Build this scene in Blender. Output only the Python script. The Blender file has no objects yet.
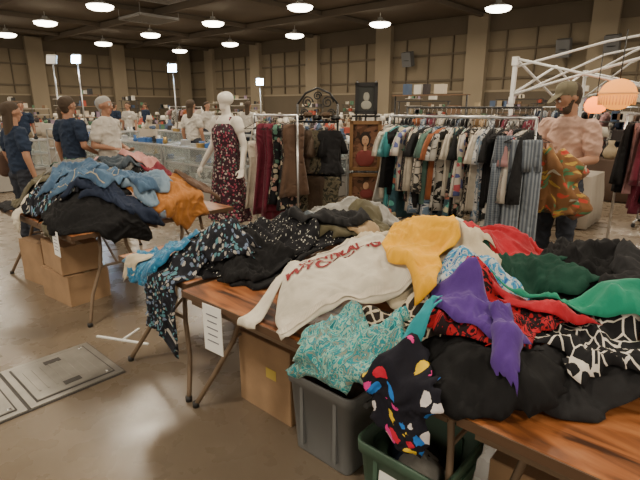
import bpy, math, random
import numpy as np
from mathutils import Vector, noise, geometry, Matrix
random.seed(7)
R=math.radians
# ------------------------------------------------------------------ materials
MATS={}
def _new(name):
    m=bpy.data.materials.new(name);m.use_nodes=True
    nt=m.node_tree;b=nt.nodes['Principled BSDF'];return m,nt,b
def mat(name,col,rough=.7,metal=0,emit=0,bump=0,bscale=20,var=0.0,vscale=3,spec=.4,trans=0):
    if name in MATS:return MATS[name]
    m,nt,b=_new(name);N=nt.nodes;L=nt.links
    c=(*col,1);b.inputs['Base Color'].default_value=c
    b.inputs['Roughness'].default_value=rough;b.inputs['Metallic'].default_value=metal
    b.inputs['Specular IOR Level'].default_value=spec
    if trans:b.inputs['Transmission Weight'].default_value=trans
    if emit:
        b.inputs['Emission Color'].default_value=c;b.inputs['Emission Strength'].default_value=emit
    tc=N.new('ShaderNodeTexCoord')
    if var:
        n=N.new('ShaderNodeTexNoise');n.inputs['Scale'].default_value=vscale;n.inputs['Detail'].default_value=6
        L.new(tc.outputs['Object'],n.inputs['Vector'])
        r=N.new('ShaderNodeValToRGB')
        r.color_ramp.elements[0].position=.3;r.color_ramp.elements[1].position=.7
        r.color_ramp.elements[0].color=tuple(max(0,x*(1-var)) for x in col)+(1,)
        r.color_ramp.elements[1].color=tuple(min(1,x*(1+var)) for x in col)+(1,)
        L.new(n.outputs['Fac'],r.inputs['Fac']);L.new(r.outputs['Color'],b.inputs['Base Color'])
    if bump:
        n=N.new('ShaderNodeTexNoise');n.inputs['Scale'].default_value=bscale;n.inputs['Detail'].default_value=4
        L.new(tc.outputs['Object'],n.inputs['Vector'])
        bp=N.new('ShaderNodeBump');bp.inputs['Strength'].default_value=bump;bp.inputs['Distance'].default_value=.01
        L.new(n.outputs['Fac'],bp.inputs['Height']);L.new(bp.outputs['Normal'],b.inputs['Normal'])
    MATS[name]=m;return m
def fab(name,kind='solid',cols=((.5,.5,.5),),scale=10,rough=.85,sheen=.12):
    if name in MATS:return MATS[name]
    m,nt,b=_new(name);N=nt.nodes;L=nt.links
    b.inputs['Roughness'].default_value=rough;b.inputs['Specular IOR Level'].default_value=.25
    b.inputs['Sheen Weight'].default_value=sheen if sum(cols[0])>.2 else 0
    uv=N.new('ShaderNodeUVMap')
    C=[(*c,1) for c in cols]
    def ramp(fac,stops,interp='CONSTANT'):
        r=N.new('ShaderNodeValToRGB');cr=r.color_ramp;cr.interpolation=interp
        cr.elements[0].position=stops[0][0];cr.elements[0].color=stops[0][1]
        cr.elements[1].position=stops[1][0];cr.elements[1].color=stops[1][1]
        for p,c in stops[2:]:
            e=cr.elements.new(p);e.color=c
        L.new(fac,r.inputs['Fac']);return r.outputs['Color']
    def vor(feature='F1',sc=scale):
        v=N.new('ShaderNodeTexVoronoi');v.feature=feature;v.inputs['Scale'].default_value=sc
        L.new(uv.outputs['UV'],v.inputs['Vector']);return v
    def noi(sc,det=3,dist=0):
        n=N.new('ShaderNodeTexNoise');n.inputs['Scale'].default_value=sc;n.inputs['Detail'].default_value=det
        n.inputs['Distortion'].default_value=dist;L.new(uv.outputs['UV'],n.inputs['Vector']);return n
    def mix(f,a,c,bt='MIX'):
        x=N.new('ShaderNodeMix');x.data_type='RGBA';x.blend_type=bt
        if isinstance(f,float):x.inputs[0].default_value=f
        else:L.new(f,x.inputs[0])
        for k,s in ((6,a),(7,c)):
            if isinstance(s,tuple):x.inputs[k].default_value=s
            else:L.new(s,x.inputs[k])
        return x.outputs[2]
    W=(1,1,1,1);K=(0,0,0,1)
    if kind=='solid':
        c=C[0];d=tuple(x*.75 for x in c[:3])+(1,)
        out=ramp(noi(scale*.6,5).outputs['Fac'],[(.35,d),(.65,c)],'LINEAR')
    elif kind=='dots':
        f=ramp(vor().outputs['Distance'],[(0,C[1]),(.22,C[0])]);out=f
    elif kind in('edge','web'):
        th=.09 if kind=='edge' else .05
        out=ramp(vor('DISTANCE_TO_EDGE').outputs['Distance'],[(0,C[1]),(th,C[0])])
    elif kind=='floral':
        v=vor();s=N.new('ShaderNodeSeparateColor');L.new(v.outputs['Color'],s.inputs['Color'])
        k=len(C)-1
        fl=ramp(s.outputs[0],[(i/k,C[i+1]) for i in range(k)] if k>1 else [(0,C[1]),(.5,C[1])])
        a=N.new('ShaderNodeMath');a.operation='ADD';L.new(v.outputs['Distance'],a.inputs[0])
        nn=noi(scale*3,2);mm=N.new('ShaderNodeMath');mm.operation='MULTIPLY';mm.inputs[1].default_value=.35
        L.new(nn.outputs['Fac'],mm.inputs[0]);L.new(mm.outputs[0],a.inputs[1])
        f=ramp(a.outputs[0],[(0,W),(.58,K)]);out=mix(f,C[0],fl)
    elif kind=='paisley':
        k=len(C);out=ramp(noi(scale,4,1.2).outputs['Fac'],[(.28+.44*i/k if i else 0,C[i]) for i in range(k)])
    elif kind in('plaid','stripe'):
        w=N.new('ShaderNodeTexWave');w.inputs['Scale'].default_value=scale;w.bands_direction='X';w.inputs['Distortion'].default_value=.3
        L.new(uv.outputs['UV'],w.inputs['Vector'])
        o1=ramp(w.outputs['Fac'],[(0,C[0]),(.55,C[1])])
        if kind=='plaid':
            w2=N.new('ShaderNodeTexWave');w2.inputs['Scale'].default_value=scale*1.0;w2.bands_direction='Y'
            L.new(uv.outputs['UV'],w2.inputs['Vector'])
            o2=ramp(w2.outputs['Fac'],[(0,C[0]),(.6,C[-1])]);out=mix(.5,o1,o2)
        else: out=o1
    elif kind=='denim':
        out=ramp(noi(6,8).outputs['Fac'],[(.35,C[0]),(.7,C[1])],'LINEAR')
    L.new(out,b.inputs['Base Color'])
    # wrinkle bump (ridged) + weave bump
    rn=N.new('ShaderNodeTexNoise');rn.noise_type='RIDGED_MULTIFRACTAL';rn.inputs['Scale'].default_value=9;rn.inputs['Detail'].default_value=3;rn.inputs['Distortion'].default_value=.8
    L.new(uv.outputs['UV'],rn.inputs['Vector'])
    b1=N.new('ShaderNodeBump');b1.inputs['Strength'].default_value=.9;b1.inputs['Distance'].default_value=.024
    L.new(rn.outputs['Fac'],b1.inputs['Height'])
    n=noi(34,5);bp=N.new('ShaderNodeBump');bp.inputs['Strength'].default_value=.4;bp.inputs['Distance'].default_value=.008
    if 'sequin' in name:
        v=vor(sc=scale);L.new(v.outputs['Distance'],bp.inputs['Height']);bp.inputs['Strength'].default_value=.9
    else:L.new(n.outputs['Fac'],bp.inputs['Height'])
    L.new(b1.outputs['Normal'],bp.inputs['Normal'])
    L.new(bp.outputs['Normal'],b.inputs['Normal'])
    MATS[name]=m;return m
# ------------------------------------------------------------------ mesh builder
def link(o,parent=None):
    bpy.context.scene.collection.objects.link(o)
    if parent:o.parent=parent
    return o
def empty(name,loc=(0,0,0),rz=0):
    e=bpy.data.objects.new(name,None);e.location=loc;e.rotation_euler=(0,0,rz);e.empty_display_size=.1;return link(e)
class MB:
    def __init__(s):s.v=[];s.f=[];s.m=[];s.uv=[];s.mats=[];s.sm=[]
    def mi(s,m):
        if m not in s.mats:s.mats.append(m)
        return s.mats.index(m)
    def add(s,vs,fs,m,uv=None,smooth=True):
        o=len(s.v);s.v+=[tuple(v) for v in vs];k=s.mi(m)
        s.uv+=uv if uv else [((v[0]+v[1])*.7,v[2]) for v in vs]
        for f in fs:s.f.append(tuple(i+o for i in f));s.m.append(k);s.sm.append(smooth)
    def box(s,c,d,m,rz=0,taper=1,rx=0):
        x,y,z=d[0]/2,d[1]/2,d[2]/2;M=Matrix.Rotation(rz,3,'Z')@Matrix.Rotation(rx,3,'X');vs=[]
        for k,t in((-1,taper),(1,1)):
            for a,b in((-1,-1),(1,-1),(1,1),(-1,1)):
                vs.append(Vector(c)+M@Vector((a*x*t,b*y*t,k*z)))
        s.add(vs,[(3,2,1,0),(4,5,6,7),(0,1,5,4),(1,2,6,5),(2,3,7,6),(3,0,4,7)],m,smooth=False)
    def rings(s,rs,m,cap=True,uv=None,closed=True,smooth=True):
        n=len(rs[0]);vs=[p for r in rs for p in r];fs=[]
        for i in range(len(rs)-1):
            for j in range(n if closed else n-1):
                k=(j+1)%n;fs.append((i*n+j,i*n+k,(i+1)*n+k,(i+1)*n+j))
        if cap and closed:
            fs.append(tuple(range(n-1,-1,-1)));fs.append(tuple((len(rs)-1)*n+j for j in range(n)))
        s.add(vs,fs,m,uv,smooth)
    def tube(s,pts,r,m,seg=8,closed=False):
        pts=[Vector(p) for p in pts];rs=[];n=len(pts)
        rr=r if isinstance(r,(list,tuple)) else [r]*n
        up=None
        for i,p in enumerate(pts):
            t=(pts[min(i+1,n-1)]-pts[max(i-1,0)]).normalized()
            if up is None:
                up=Vector((0,0,1)) if abs(t.z)<.9 else Vector((1,0,0))
            a=t.cross(up)
            if a.length<1e-4:a=t.cross(Vector((0,1,0)))
            a.normalize();b=a.cross(t);up=b
            rs.append([p+(a*math.cos(2*math.pi*k/seg)+b*math.sin(2*math.pi*k/seg))*rr[i] for k in range(seg)])
        s.rings(rs,m)
    def cyl(s,c,r,h,m,r2=None,seg=20):
        r2=r if r2 is None else r2
        s.rings([[(c[0]+q*math.cos(2*math.pi*k/seg),c[1]+q*math.sin(2*math.pi*k/seg),z) for k in range(seg)] for q,z in((r,c[2]),(r2,c[2]+h))],m)
    def lathe(s,c,prof,m,seg=24):
        s.rings([[(c[0]+q*math.cos(2*math.pi*k/seg),c[1]+q*math.sin(2*math.pi*k/seg),c[2]+z) for k in range(seg)] for q,z in prof],m)
    def ball(s,c,r,m,seg=16,M=None):
        if not isinstance(r,(tuple,list)):r=(r,r,r)
        rs=[]
        for i in range(1,seg//2):
            ph=math.pi*i/(seg//2);rs.append([Vector((c[0]+r[0]*math.sin(ph)*math.cos(2*math.pi*k/seg),c[1]+r[1]*math.sin(ph)*math.sin(2*math.pi*k/seg),c[2]-r[2]*math.cos(ph))) for k in range(seg)])
        s.rings(rs,m)
    def build(s,name,parent=None,loc=(0,0,0),rz=0,bevel=0):
        me=bpy.data.meshes.new(name);me.from_pydata(s.v,[],s.f);me.update()
        for m in s.mats:me.materials.append(m)
        me.polygons.foreach_set('material_index',s.m);me.polygons.foreach_set('use_smooth',s.sm)
        ul=me.uv_layers.new(name='UVMap');li=np.empty(len(me.loops),dtype=np.int32);me.loops.foreach_get('vertex_index',li)
        ul.data.foreach_set('uv',np.array(s.uv,dtype=np.float32)[li].ravel())
        o=bpy.data.objects.new(name,me);o.location=loc;o.rotation_euler=(0,0,rz);link(o,parent)
        if bevel:
            b=o.modifiers.new('bevel','BEVEL');b.width=bevel;b.segments=2;b.limit_method='ANGLE'
        return o
# ------------------------------------------------------------------ common mats
steel=mat('steel_chrome',(.6,.6,.6),.3,1);white_p=mat('white_paint',(.8,.8,.78),.5)
blackm=mat('black_metal',(.02,.02,.02),.45);card=mat('cardboard',(.36,.23,.13),.85,var=.15,vscale=6)
paper=mat('paper_white',(.85,.85,.82),.8);wood=None
# ------------------------------------------------------------------ camera
cam=bpy.data.objects.new('camera',bpy.data.cameras.new('camera'));link(cam)
cam.location=(2.135,-1.28,1.68);cam.rotation_euler=(R(90-15.6),0,R(42));cam.data.lens=27;cam.data.sensor_width=36
cam.data.clip_end=200
bpy.context.scene.camera=cam
# ------------------------------------------------------------------ room shell
def floor_mat():
    m,nt,b=_new('polished_concrete');N=nt.nodes;L=nt.links
    tc=N.new('ShaderNodeTexCoord');n=N.new('ShaderNodeTexNoise');n.inputs['Scale'].default_value=.9;n.inputs['Detail'].default_value=9;n.inputs['Roughness'].default_value=.65
    L.new(tc.outputs['Object'],n.inputs['Vector']);r=N.new('ShaderNodeValToRGB')
    r.color_ramp.elements[0].position=.3;r.color_ramp.elements[0].color=(.15,.115,.08,1)
    r.color_ramp.elements[1].position=.72;r.color_ramp.elements[1].color=(.225,.18,.13,1)
    L.new(n.outputs['Fac'],r.inputs['Fac']);L.new(r.outputs['Color'],b.inputs['Base Color'])
    n2=N.new('ShaderNodeTexNoise');n2.inputs['Scale'].default_value=5;n2.inputs['Detail'].default_value=6;L.new(tc.outputs['Object'],n2.inputs['Vector'])
    mr=N.new('ShaderNodeMapRange');mr.inputs['To Min'].default_value=.18;mr.inputs['To Max'].default_value=.38
    L.new(n2.outputs['Fac'],mr.inputs['Value']);L.new(mr.outputs['Result'],b.inputs['Roughness']);b.inputs['Specular IOR Level'].default_value=.5
    return m
fm=floor_mat();wallm=mat('wall_panel',(.21,.17,.115),.9,var=.1,vscale=.4)
walld=mat('wall_band_dark',(.125,.1,.07),.9,var=.1,vscale=.4);walll=mat('wall_upper',(.28,.23,.16),.9,var=.08,vscale=.4);ceilm=mat('ceiling_dark',(.13,.105,.078),.95,var=.15,vscale=.3)
m=MB();m.box((-14,9,-.1),(48,36,.2),fm);m.build('floor')
m=MB();m.box((-14,9,6.5),(48,36,.2),ceilm)
m.build('ceiling')
BY=25;LX=-37
m=MB();m.box((-14,BY+.15,3.2),(48,.3,6.4),wallm);m.build('wall_back')
m=MB();m.box((LX-.15,9,3.2),(.3,36,6.4),wallm);m.build('wall_left')
def trims():
    m=MB()
    for z,h,mt in((5.9,.9,walld),(4.5,.12,walld),(3.1,.12,walld),(1.2,2.4,walld),(2.45,.1,walll)):
        m.box((-14,BY-.04,z),(45.9,.1,h),mt)
    for i in range(-6,2):
        x=i*6+2;m.box((x,BY-.2,3.15),(1.1,.4,6.3),walll)
        for j in range(1,4):m.box((x+1.5*j,BY-.05,4.0),(.06,.14,2.9),walld)
    m.build('trim_1')
    m=MB()
    for z,h,mt in((5.9,.9,walld),(4.5,.12,walld),(3.1,.12,walld),(1.2,2.4,walld),(2.45,.1,walll)):
        m.box((LX+.04,9,z),(.1,32,h),mt)
    for i in range(0,6):
        y=i*6-6;m.box((LX+.2,y,3.15),(.4,1.1,6.3),walll)
        for j in range(1,4):m.box((LX+.05,y+1.5*j,4.0),(.14,.06,2.9),walld)
    m.build('trim_2')
    m=MB()
    for y in range(-6,24,6):m.box((-14,y+.8,6.2),(45,.25,.3),ceilm)
    for x in range(-34,10,6):m.box((x+.2,9,6.25),(.2,31,.2),ceilm)
    m.build('trim_3')
trims()
# ceiling lamps
lampE=mat('lamp_lens',(1,.92,.76),.5,emit=16);lampH=mat('lamp_housing',(.5,.5,.48),.5)
def highbay(x,y,i):
    m=MB();m.lathe((0,0,0),[(.46,0),(.48,.02),(.46,.05),(.26,.14),(.12,.2),(.12,.28)],lampH,24);m.lathe((0,0,-.19),[(.15,0),(.38,.04),(.5,.1),(.53,.19)],lampE,24)
    m.tube([(0,0,.2),(0,0,.5)],.02,lampH,6)
    o=m.build('high_bay_lamp',loc=(x,y,5.64))
    l=bpy.data.lights.new('lamp_light','AREA');l.shape='DISK';l.size=.9;l.energy=155;l.color=(1,.85,.65)
    lo=bpy.data.objects.new('lamp_light',l);lo.location=(0,0,-.22);link(lo,o)
k=0
for x in(-31,-25,-19,-13,-7,-1,5):
    for y in(-3,3,8.7,14.3,20):
        highbay(x,y,k);k+=1
def grille(x,y,s=1.5):
    m=MB();g=mat('grille_grey',(.3,.29,.27),.7)
    for k in(-1,1):m.box((k*s/2,0,0),(.08,s,.12),g);m.box((0,k*s/2,0),(s,.08,.12),g)
    for j in range(9):m.box((0,-s/2+s*(j+.5)/9,0),(s,.05,.08),g,rx=.5)
    for a in(-1,1):
        for b in(-1,1):m.tube([(a*s/2,b*s/2,0),(a*s/2,b*s/2,.5)],.015,g,6)
    m.build('ceiling_air_grille',loc=(x,y,5.75))
grille(-16,9.6,2);grille(-9.5,14,2);grille(-21,12,2);grille(-5,13,2)
for (x,y) in((-3.5,24.3),(-5.5,24.3),(-14,24.3)):
    m=MB();m.box((0,0,0),(.6,.4,.8),mat('speaker_grey',(.12,.12,.12),.7),rx=.25);m.cyl((0,-.1,-.1),.2,.02,blackm);m.box((0,.3,.1),(.1,.3,.1),blackm);m.build('wall_speaker',loc=(x,y,4.3))
w=bpy.data.worlds.new('world');bpy.context.scene.world=w;w.use_nodes=True
bg=w.node_tree.nodes['Background'];bg.inputs[0].default_value=(1,.87,.7,1);bg.inputs[1].default_value=.85
# ------------------------------------------------------------------ floor service hatch
def hatch():
    m=MB();al=mat('brushed_aluminium',(.42,.4,.36),.45,.7,var=.15,vscale=8);dk=mat('hatch_gap',(.06,.055,.05),.7)
    cx,cy=(-.98,-.62);Wd,L=.6,1.14
    m.box((cx,cy,.003),(Wd,L,.006),dk)
    for i in range(2):
        y=cy-L/4+i*L/2;m.box((cx,y,.008),(Wd-.02,L/2-.02,.01),al)
        m.box((cx,y,.014),(Wd-.1,L/2-.1,.004),dk);m.box((cx,y,.017),(Wd-.12,L/2-.12,.006),al)
        for k in range(8):m.box((cx,y-.18+.05*k,.021),(Wd-.3,.012,.003),al)
        for sx in(-1,1):
            m.box((cx+sx*.17,y,.021),(.05,.1,.003),dk);m.cyl((cx+sx*.22,y+.2,.02),.014,.004,steel,seg=12)
    m.build('floor_service_hatch')
    m=MB();m.box((0,0,.006),(.45,.018,.01),paper);m.box((.0,.1,.006),(.014,.2,.01),paper)
    m.build('metal_cover_strip',loc=(-1.12,.14,0),rz=.45)
hatch()
# ------------------------------------------------------------------ folding tables
def wood_top():
    m,nt,b=_new('table_wood');N=nt.nodes;L=nt.links
    tc=N.new('ShaderNodeTexCoord');mp=N.new('ShaderNodeMapping');mp.inputs['Scale'].default_value=(1,5,5);L.new(tc.outputs['Object'],mp.inputs['Vector'])
    n=N.new('ShaderNodeTexNoise');n.inputs['Scale'].default_value=2.6;n.inputs['Detail'].default_value=8;n.inputs['Distortion'].default_value=.8;L.new(mp.outputs['Vector'],n.inputs['Vector'])
    r=N.new('ShaderNodeValToRGB');e=r.color_ramp.elements;e[0].position=.36;e[0].color=(.05,.017,.006,1);e[1].position=.52;e[1].color=(.3,.1,.03,1)
    x=e.new(.66);x.color=(.42,.17,.06,1)
    L.new(n.outputs['Fac'],r.inputs['Fac']);L.new(r.outputs['Color'],b.inputs['Base Color']);b.inputs['Roughness'].default_value=.38
    return m
wood=wood_top();edgeb=mat('table_edge',(.1,.055,.03),.5);legm=mat('table_leg_brown',(.2,.14,.09),.5,.3)
def ftable(L,W,loc,rz=0):
    e=empty('folding_table',loc,rz)
    m=MB();m.box((0,0,.727),(L,W,.026),wood);m.build('top',e,bevel=.006)
    m=MB()
    for k in(-1,1):m.box((0,k*(W/2+.002),.722),(L+.008,.006,.034),edgeb);m.box((k*(L/2+.002),0,.722),(.006,W,.034),edgeb);m.box((0,k*(W/2-.03),.69),(L-.1,.02,.045),legm)
    for k in(-1,1):
        x=k*(L/2-.17)
        for j in(-1,1):
            m.tube([(x,j*.1,.7),(x+k*.02,j*.11,.55),(x+k*.05,j*.15,.4),(x+k*.1,j*.25,.22),(x+k*.17,j*(W/2-.06),.06),(x+k*.19,j*(W/2-.04),.012)],.015,legm,8)
            m.cyl((x+k*.19,j*(W/2-.04),0),.02,.03,blackm,seg=10)
        m.tube([(x+k*.05,-.14,.42),(x+k*.05,.14,.42)],.01,legm);m.tube([(x,-.3,.705),(x,.3,.705)],.014,legm)
        m.tube([(x+k*.05,0,.42),(x-k*.3,0,.7)],.009,legm)
    m.build('frame',e)
ftable(1.58,.75,(.79,.375,0));ftable(1.83,.75,(2.5,.36,0));ftable(1.58,.75,(.79,1.135,0));ftable(1.83,.75,(2.5,1.135,0))
ftable(1.83,.78,(-.45,.98,0),R(90))
ftable(1.83,.75,(-2.47,.42,0));ftable(1.83,.75,(-2.47,1.18,0))
# ------------------------------------------------------------------ clothing system
X0,Y0,RES=-4.0,-.6,.01;NX,NY=860,340
RECTS=[(0,3.4,0,1.51),(-.84,0,.065,1.9),(-3.38,-1.555,.045,1.555)]
gx=X0+np.arange(NX)*RES;gy=Y0+np.arange(NY)*RES;GX,GY=np.meshgrid(gx,gy,indexing='ij')
HM=np.full((NX,NY),.742)
def near(x,y):
    best=None
    for r in RECTS:
        cx=min(max(x,r[0]),r[1]);cy=min(max(y,r[2]),r[3]);d=math.hypot(x-cx,y-cy)
        if best is None or d<best[0]:best=(d,cx,cy)
    return best
BL=[(.85,.68,.6,.48,.26),(1.15,.8,.55,.55,.27),(1.6,.95,.5,.45,.2),(2.0,1.05,.6,.45,.17),(2.4,1.0,.6,.5,.15),(.25,1.1,.6,.5,.17),(-.35,.75,.42,.62,.15),(-.3,1.4,.4,.5,.14),(1.45,.45,.45,.38,.16),(1.85,.65,.4,.35,.13),(.78,.38,.42,.34,.21),
(-1.95,.6,.45,.55,.24),(-2.5,.6,.6,.55,.32),(-2.95,.95,.45,.55,.33),(-1.8,1.1,.4,.45,.25),(-2.4,1.1,.5,.45,.32)]
for bx,by,rx,ry,h in BL:
    q=1-((GX-bx)/rx)**2-((GY-by)/ry)**2;HM=np.maximum(HM,.742+h*np.clip(q,0,1)**.6)
def boxf(A,r,fn):
    B=A.copy()
    for ax in(0,1):
        acc=B.copy()
        for k in range(1,r+1):
            for s in(-k,k):
                acc=fn(acc,np.roll(B,s,axis=ax))
        B=acc if fn is np.maximum else acc/(2*r+1)
    return B
def blur(A,r):return boxf(A,r,np.add)
HM=blur(HM,5)
def samp(A,x,y):
    i=(x-X0)/RES;j=(y-Y0)/RES;i=min(max(i,0),NX-2.001);j=min(max(j,0),NY-2.001)
    a=int(i);b=int(j);f=i-a;g=j-b
    return A[a,b]*(1-f)*(1-g)+A[a+1,b]*f*(1-g)+A[a,b+1]*(1-f)*g+A[a+1,b+1]*f*g
def inpoly(P,poly):
    c=np.zeros(len(P),bool);n=len(poly)
    for i in range(n):
        x1,y1=poly[i];x2,y2=poly[(i+1)%n]
        if y1==y2:continue
        t=((y1>P[:,1])!=(y2>P[:,1]))&(P[:,0]<(x2-x1)*(P[:,1]-y1)/(y2-y1)+x1);c^=t
    return c
def edist(P,poly):
    d=np.full(len(P),9.);n=len(poly)
    for i in range(n):
        a=np.array(poly[i]);b=np.array(poly[(i+1)%n]);ab=b-a;L=(ab@ab)+1e-12
        t=np.clip(((P-a)@ab)/L,0,1);q=a+t[:,None]*ab;d=np.minimum(d,np.hypot(*(P-q).T))
    return d
def blob(rx,ry,seed,lob=.3,n=60):
    o=[]
    for i in range(n):
        t=2*math.pi*i/n;c,s=math.cos(t),math.sin(t)
        a=1+lob*2*noise.noise((c*1.6+seed*3.1,s*1.6,seed))+.3*noise.noise((c*4+seed,s*4,seed+7))
        b=1+lob*2*noise.noise((c*1.6,s*1.6+seed*2.3,seed+5))+.3*noise.noise((c*4,s*4+seed,seed+2))
        o.append((rx*c*a,ry*s*b))
    return o
def shirt(w=.5,l=.65,sl=.5,sw=.15,ang=25):
    a=R(ang);dx,dy=math.cos(a)*sl,-math.sin(a)*sl;px,py=math.sin(a)*sw,math.cos(a)*sw
    r=[(.09,l*.5-.02),(w*.42,l*.5-.04),(w*.42+dx,l*.5-.04+dy),(w*.42+dx-px,l*.5-.04+dy-py),(w*.5,l*.5-.24),(w*.5,-l*.5)]
    return [(0,l*.5-.06)]+r+[(-x,y) for x,y in reversed(r)]
def rid(x,y,z,k=2.6):
    return max(0.,1-abs(noise.noise((x,y,z)))*k)
def garment(name,outline,x,y,rot,mt,amp=.035,seed=1,parent=None,hang=.012,step=.01,up=.003,edge=.02,post=None,fs=1.0,maxz=None):
    global HM
    amp*=.75
    pts=[]
    n=len(outline)
    for i in range(n):
        a=Vector(outline[i]);b=Vector(outline[(i+1)%n]);k=max(1,int((b-a).length/step))
        for j in range(k):pts.append(tuple(a.lerp(b,j/k)))
    no=len(pts);A=np.array(outline);mn=A.min(0);mx=A.max(0)
    g=np.stack(np.meshgrid(np.arange(mn[0],mx[0],step),np.arange(mn[1],mx[1],step),indexing='ij'),-1).reshape(-1,2)
    rs=np.random.RandomState(seed);g=g+rs.uniform(-.2,.2,g.shape)*step
    g=g[inpoly(g,pts)];g=g[edist(g,outline)>step*.6]
    P=[Vector(p) for p in pts]+[Vector(p) for p in g]
    res=geometry.delaunay_2d_cdt(P,[(i,(i+1)%no) for i in range(no)],[],1,1e-6)
    V=np.array([tuple(v) for v in res[0]]);F=[tuple(f) for f in res[2]]
    ED=edist(V,outline)
    D=blur(boxf(HM,1,np.maximum),2)
    cr,sr=math.cos(R(rot)),math.sin(R(rot));sa=seed*1.37
    def mapf(u,v,ed=1,off=0):
        wx=.05*noise.noise((u*3+seed,v*3,seed*1.7));wy=.05*noise.noise((u*3,v*3+seed,seed*2.9))
        wx+=.022*noise.noise((u*9+seed,v*9,seed+.7));wy+=.022*noise.noise((u*9,v*9+seed,seed+1.9))
        lx,ly=u+wx,v+wy
        X=x+lx*cr-ly*sr;Y=y+lx*sr+ly*cr
        w2=noise.noise((u*2.6,v*2.6,seed+9.));an=sa+w2*2.2
        qa=(u*math.cos(an)-v*math.sin(an))*fs;qb=(u*math.sin(an)+v*math.cos(an))*.32*fs
        qa+=w2*.1
        # thin sharp crease ridges on top of a soft base
        c1=rid(qa*7.5,qb*7.5,seed*.77,5.5);c2=rid(qa*13,qb*13,seed+3.3,4.6);c3=rid(u*10+w2*9,v*10,seed+8.8,5.5)
        c4=rid(u*24+w2*20,v*24,seed+6.1,3)
        f1=rid(qa*6,qb*6,seed*.37,2.4)
        mk=min(1,max(0,.5+1.8*noise.noise((u*4+3,v*4,seed+31.))))
        pl_=(.5+.5*math.sin(qa*125+9*noise.noise((u*4,v*4,seed+40.))))**2*mk
        f3=noise.noise((u*3.5,v*3.5,seed+20.))*.5+.5
        e=min(1,ed/edge);e=e*e*(3-2*e)
        fold=amp*(.26*f1+.42*c1**.8+.3*c2**.8+.22*c3+.1*c4+.18*f3+.2*pl_)
        d,cx,cy=near(X,Y)
        if d<=.0001:
            return X,Y,samp(D,X,Y)+up+fold*e+off,0,X,Y
        ze=samp(D,cx,cy)+up+fold*e*max(0,1-d/.06)
        ox,oy=(X-cx)/d,(Y-cy)/d
        out=min(d,.03)*.6+hang+.8*fold*e*min(1,d/.05)+off
        return cx+ox*out,cy+oy*out,ze-max(0,d-.015),1,cx,cy
    vs=[];upd=[]
    for (u,v),ed in zip(V,ED):
        r=mapf(u,v,ed);vs.append(r[:3])
        if not r[3]:upd.append(r[:3])
    for X,Y,Z in upd:
        i=int((X-X0)/RES);j=int((Y-Y0)/RES)
        if 1<i<NX-2 and 1<j<NY-2:
            s=HM[i-1:i+2,j-1:j+2];np.maximum(s,Z,out=s)
    mb=MB();mb.add(vs,F,mt,[tuple(p) for p in V.tolist()]);o=mb.build(name,parent)
    o.modifiers.new('thickness','SOLIDIFY').thickness=.003
    if post:post(mapf,o)
    return o
def ribbons(lines,mt,wd):
    def post(mapf,o):
        mb=MB()
        for ln in lines:
            pts=[]
            for i in range(len(ln)-1):
                a=Vector(ln[i]);b=Vector(ln[i+1]);k=max(1,int((b-a).length/.01))
                for j in range(k):pts.append(a.lerp(b,j/k))
            pts.append(Vector(ln[-1]));vs=[];uv=[]
            for i,p in enumerate(pts):
                t=(pts[min(i+1,len(pts)-1)]-pts[max(i-1,0)]).normalized();nn=Vector((-t.y,t.x))*wd/2
                for s in(-1,0,1):
                    q=p+nn*s;vs.append(mapf(q.x,q.y,1 if wd<.02 else .03,.004)[:3]);uv.append((q.x,q.y))
            fs=[]
            for i in range(len(pts)-1):
                for s in(0,1):fs.append((i*3+s,i*3+s+1,i*3+s+4,i*3+s+3))
            mb.add(vs,fs,mt,uv)
        mb.build('seams',o)
    return post
# palette
blk=fab('cloth_black','solid',((.01,.01,.011),));blk2=fab('cloth_charcoal','solid',((.022,.022,.024),))
dots=fab('cloth_black_dots','dots',((.012,.012,.015),(.5,.5,.45)),60)
grey=fab('cloth_grey','solid',((.19,.185,.17),));lgrey=fab('cloth_light_grey','solid',((.36,.35,.32),));olive=fab('cloth_olive','solid',((.12,.105,.06),))
cream=fab('cloth_cream','solid',((.7,.6,.43),));offw=fab('cloth_offwhite','solid',((.76,.7,.57),));tan=fab('cloth_tan','solid',((.42,.29,.16),))
yel=fab('cloth_yellow','solid',((1.0,.5,.015),));red=fab('cloth_red','solid',((.5,.015,.03),));dgr=fab('cloth_dark_green','solid',((.012,.06,.04),))
emer=fab('cloth_emerald','solid',((.02,.3,.18),));purp=fab('cloth_purple','solid',((.1,.04,.27),));turq=fab('cloth_turquoise','solid',((.03,.36,.42),))
orng=fab('cloth_orange','solid',((.5,.2,.05),));pinkp=fab('cloth_pink_plaid','plaid',((.6,.25,.25),(.72,.5,.42),(.4,.08,.12)),16)
gir=fab('cloth_giraffe','edge',((.03,.022,.018),(.62,.54,.4)),30);web=fab('cloth_web_print','web',((.012,.012,.014),(.75,.7,.62)),17)
teal=fab('cloth_teal_print','paisley',((.01,.14,.17),(.02,.34,.36),(.32,.52,.42),(.02,.25,.3),(.25,.28,.22),(.01,.26,.26)),36)
rlace=fab('cloth_red_lace','paisley',((.03,.008,.01),(.5,.02,.03),(.02,.01,.012),(.42,.02,.03)),20)
flo=fab('cloth_bright_floral','floral',((.012,.012,.02),(.8,.05,.3),(.03,.2,.65),(.8,.55,.03),(.6,.02,.05),(.75,.05,.3),(.75,.7,.7)),20)
blup=fab('cloth_blue_print','paisley',((.02,.1,.35),(.06,.3,.55),(.55,.6,.6),(.02,.12,.4)),30)
wgrn=fab('cloth_white_green','paisley',((.75,.7,.58),(.75,.7,.58),(.05,.35,.18),(.72,.68,.56)),16)
denim=fab('cloth_denim','denim',((.04,.085,.16),(.11,.2,.31)));ldenim=fab('cloth_light_denim','denim',((.12,.19,.27),(.25,.34,.42)))
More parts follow.
